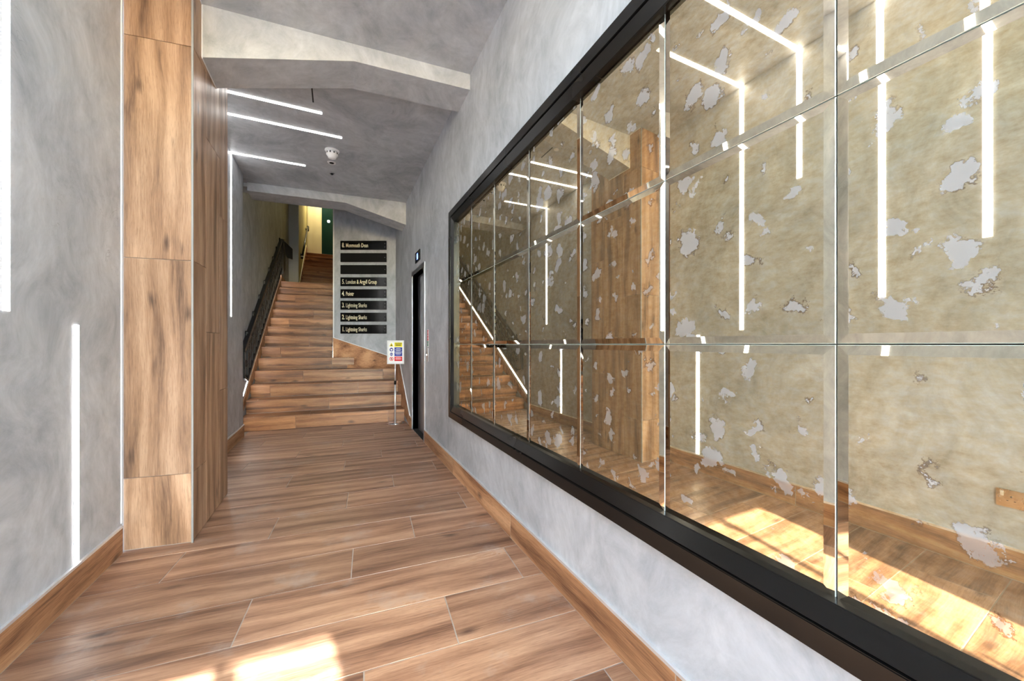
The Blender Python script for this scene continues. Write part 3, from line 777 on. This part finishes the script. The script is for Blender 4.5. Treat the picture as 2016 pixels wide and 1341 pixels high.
mb = MB(); n = 28; prof = [(.026,0),(.026,.006),(.030,.008),(.042,.008),(.046,0)]
MB().lathe([(.026,.0),(.026,.007),(.044,.007),(.047,.0)], n=28).obj('rim', M_white, rg_, T(-.037,4.836,CZ) @ RX, True)
MB().lathe([(.0,.007),(.024,.007),(.024,.0085)], n=24).obj('lens', M_backing, rg_, T(-.037,4.836,CZ) @ RX)
sn = empty('ceiling_sensor', (-.037, 5.136, CZ), 'tiny dark sensor on the ceiling, farthest of the row of three fittings', 'ceiling fitting')
MB().lathe([(.0,0),(.032,0),(.030,.006),(.0,.0061)], n=20).obj('rim', M_steel, sn, T(-.037,5.136,CZ) @ RX)
MB().lathe([(.0,.006),(.018,.006),(.012,.02),(.0,.021)], n=20).obj('lens', M_backing, sn, T(-.037,5.136,CZ) @ RX, True)
sn = MB().lathe([(.0,0),(.028,0),(.026,.006),(.0,.0061)], n=20).obj('ceiling_disc', M_white, None, T(-.235, 3.48, CZ) @ RX)
tag(sn, 'small flat white disc on the ceiling behind the first beam, beside a dark slot', 'ceiling fitting')

# ------------------------------------------------------------------ socket on the left wall (seen in the mirror)
so = empty('power_socket', (XL, .60, .39), 'double wall socket with a brushed metal plate, seen in the mirror at far right', 'socket')
Ms = frame((XL+.0005, .602, .389), (0,1,0), (0,0,1))     # local x=+y, y=up, z=+x
MB().box((-.073,-.043,0),(.073,.043,.006)).obj('plate', M_brass, so, Ms, bevel=.0025)
for s in (1,-1):
    MB().box((.062*s-.008*s-.0055,.010,.006),(.062*s-.008*s+.0055,.034,.010)).obj('switch', M_white, so, Ms, bevel=.001)
    MB().lathe([(.0035,0),(.003,.001)], n=10).obj('screw', M_steel, so, Ms @ T(.064*s, .002, .006))
    cx_ = .026*s
    MB().box((cx_-.002,.006,.0052),(cx_+.002,.014,.0063)).box((cx_-.0145,-.012,.0052),(cx_-.0085,-.0085,.0063)).box((cx_+.0085,-.012,.0052),(cx_+.0145,-.0085,.0063)).obj('pin_hole', M_backing, so, Ms)

# ------------------------------------------------------------------ entrance behind the camera (door, pavement; fanlight and sun blocker added for the light)
DX0, DX1, DZ = -.315, .465, 2.25
wf = MB()
for x0, x1, z0, z1 in ((-1.25, -.452, 0, 2.42), (-.438, DX0, 0, 2.42), (DX1, 1.15, 0, 2.42), (DX0, DX1, DZ, 2.42), (-.452, -.438, 2.1, 2.42), (-1.25, 1.15, 3.15, CZ+.1), (-1.25, -1.0, 2.42, 3.15), (.9, 1.15, 2.42, 3.15)):
    wf.box((x0, YE-.10, z0), (x1, YE, z1))
struct(wf.obj('wall_front', M_wall))
dr = struct(MB().box((DX0+.006, YE-.06, .01), (DX1-.006, YE-.05, DZ-.003)).obj('door_4', M_glass))
MB().box((.088, YE-.075, .01), (.126, YE-.035, DZ-.003)).obj('meeting_stile', M_black, dr)
for z in (2.14, 1.62): MB().box((.126, YE-.075, z), (.160, YE-.035, z+.05)).obj('lock_box', M_steel, dr)
for x in (.05, .16): MB().tube([(x, YE-.035, .75), (x, YE-.0, .78), (x, YE-.0, 1.30), (x, YE-.035, 1.33)], .010, 8).obj('pull_handle', M_chrome, dr, smooth=True)
wi = struct(MB().box((-1.0, YE-.06, 2.42), (.9, YE-.05, 3.15)).obj('added_fanlight_1', M_glass))  # unseen fanlight, added to let sky light into the passage
for x in (-.37, .26): MB().box((x-.02, YE-.08, 2.42), (x+.02, YE-.03, 3.15)).obj('glazing_bar', M_black, wi)
struct(MB().box((-2.0, YE-1.32, 3.22), (2.0, YE-.10, 3.34)).obj('sun_blocker', M_wall))  # unseen slab added outside to keep direct sun off the fanlight
struct(MB().box((-12, -16, -.14), (12, YE-.1, -.01)).obj('pavement', M_pave))
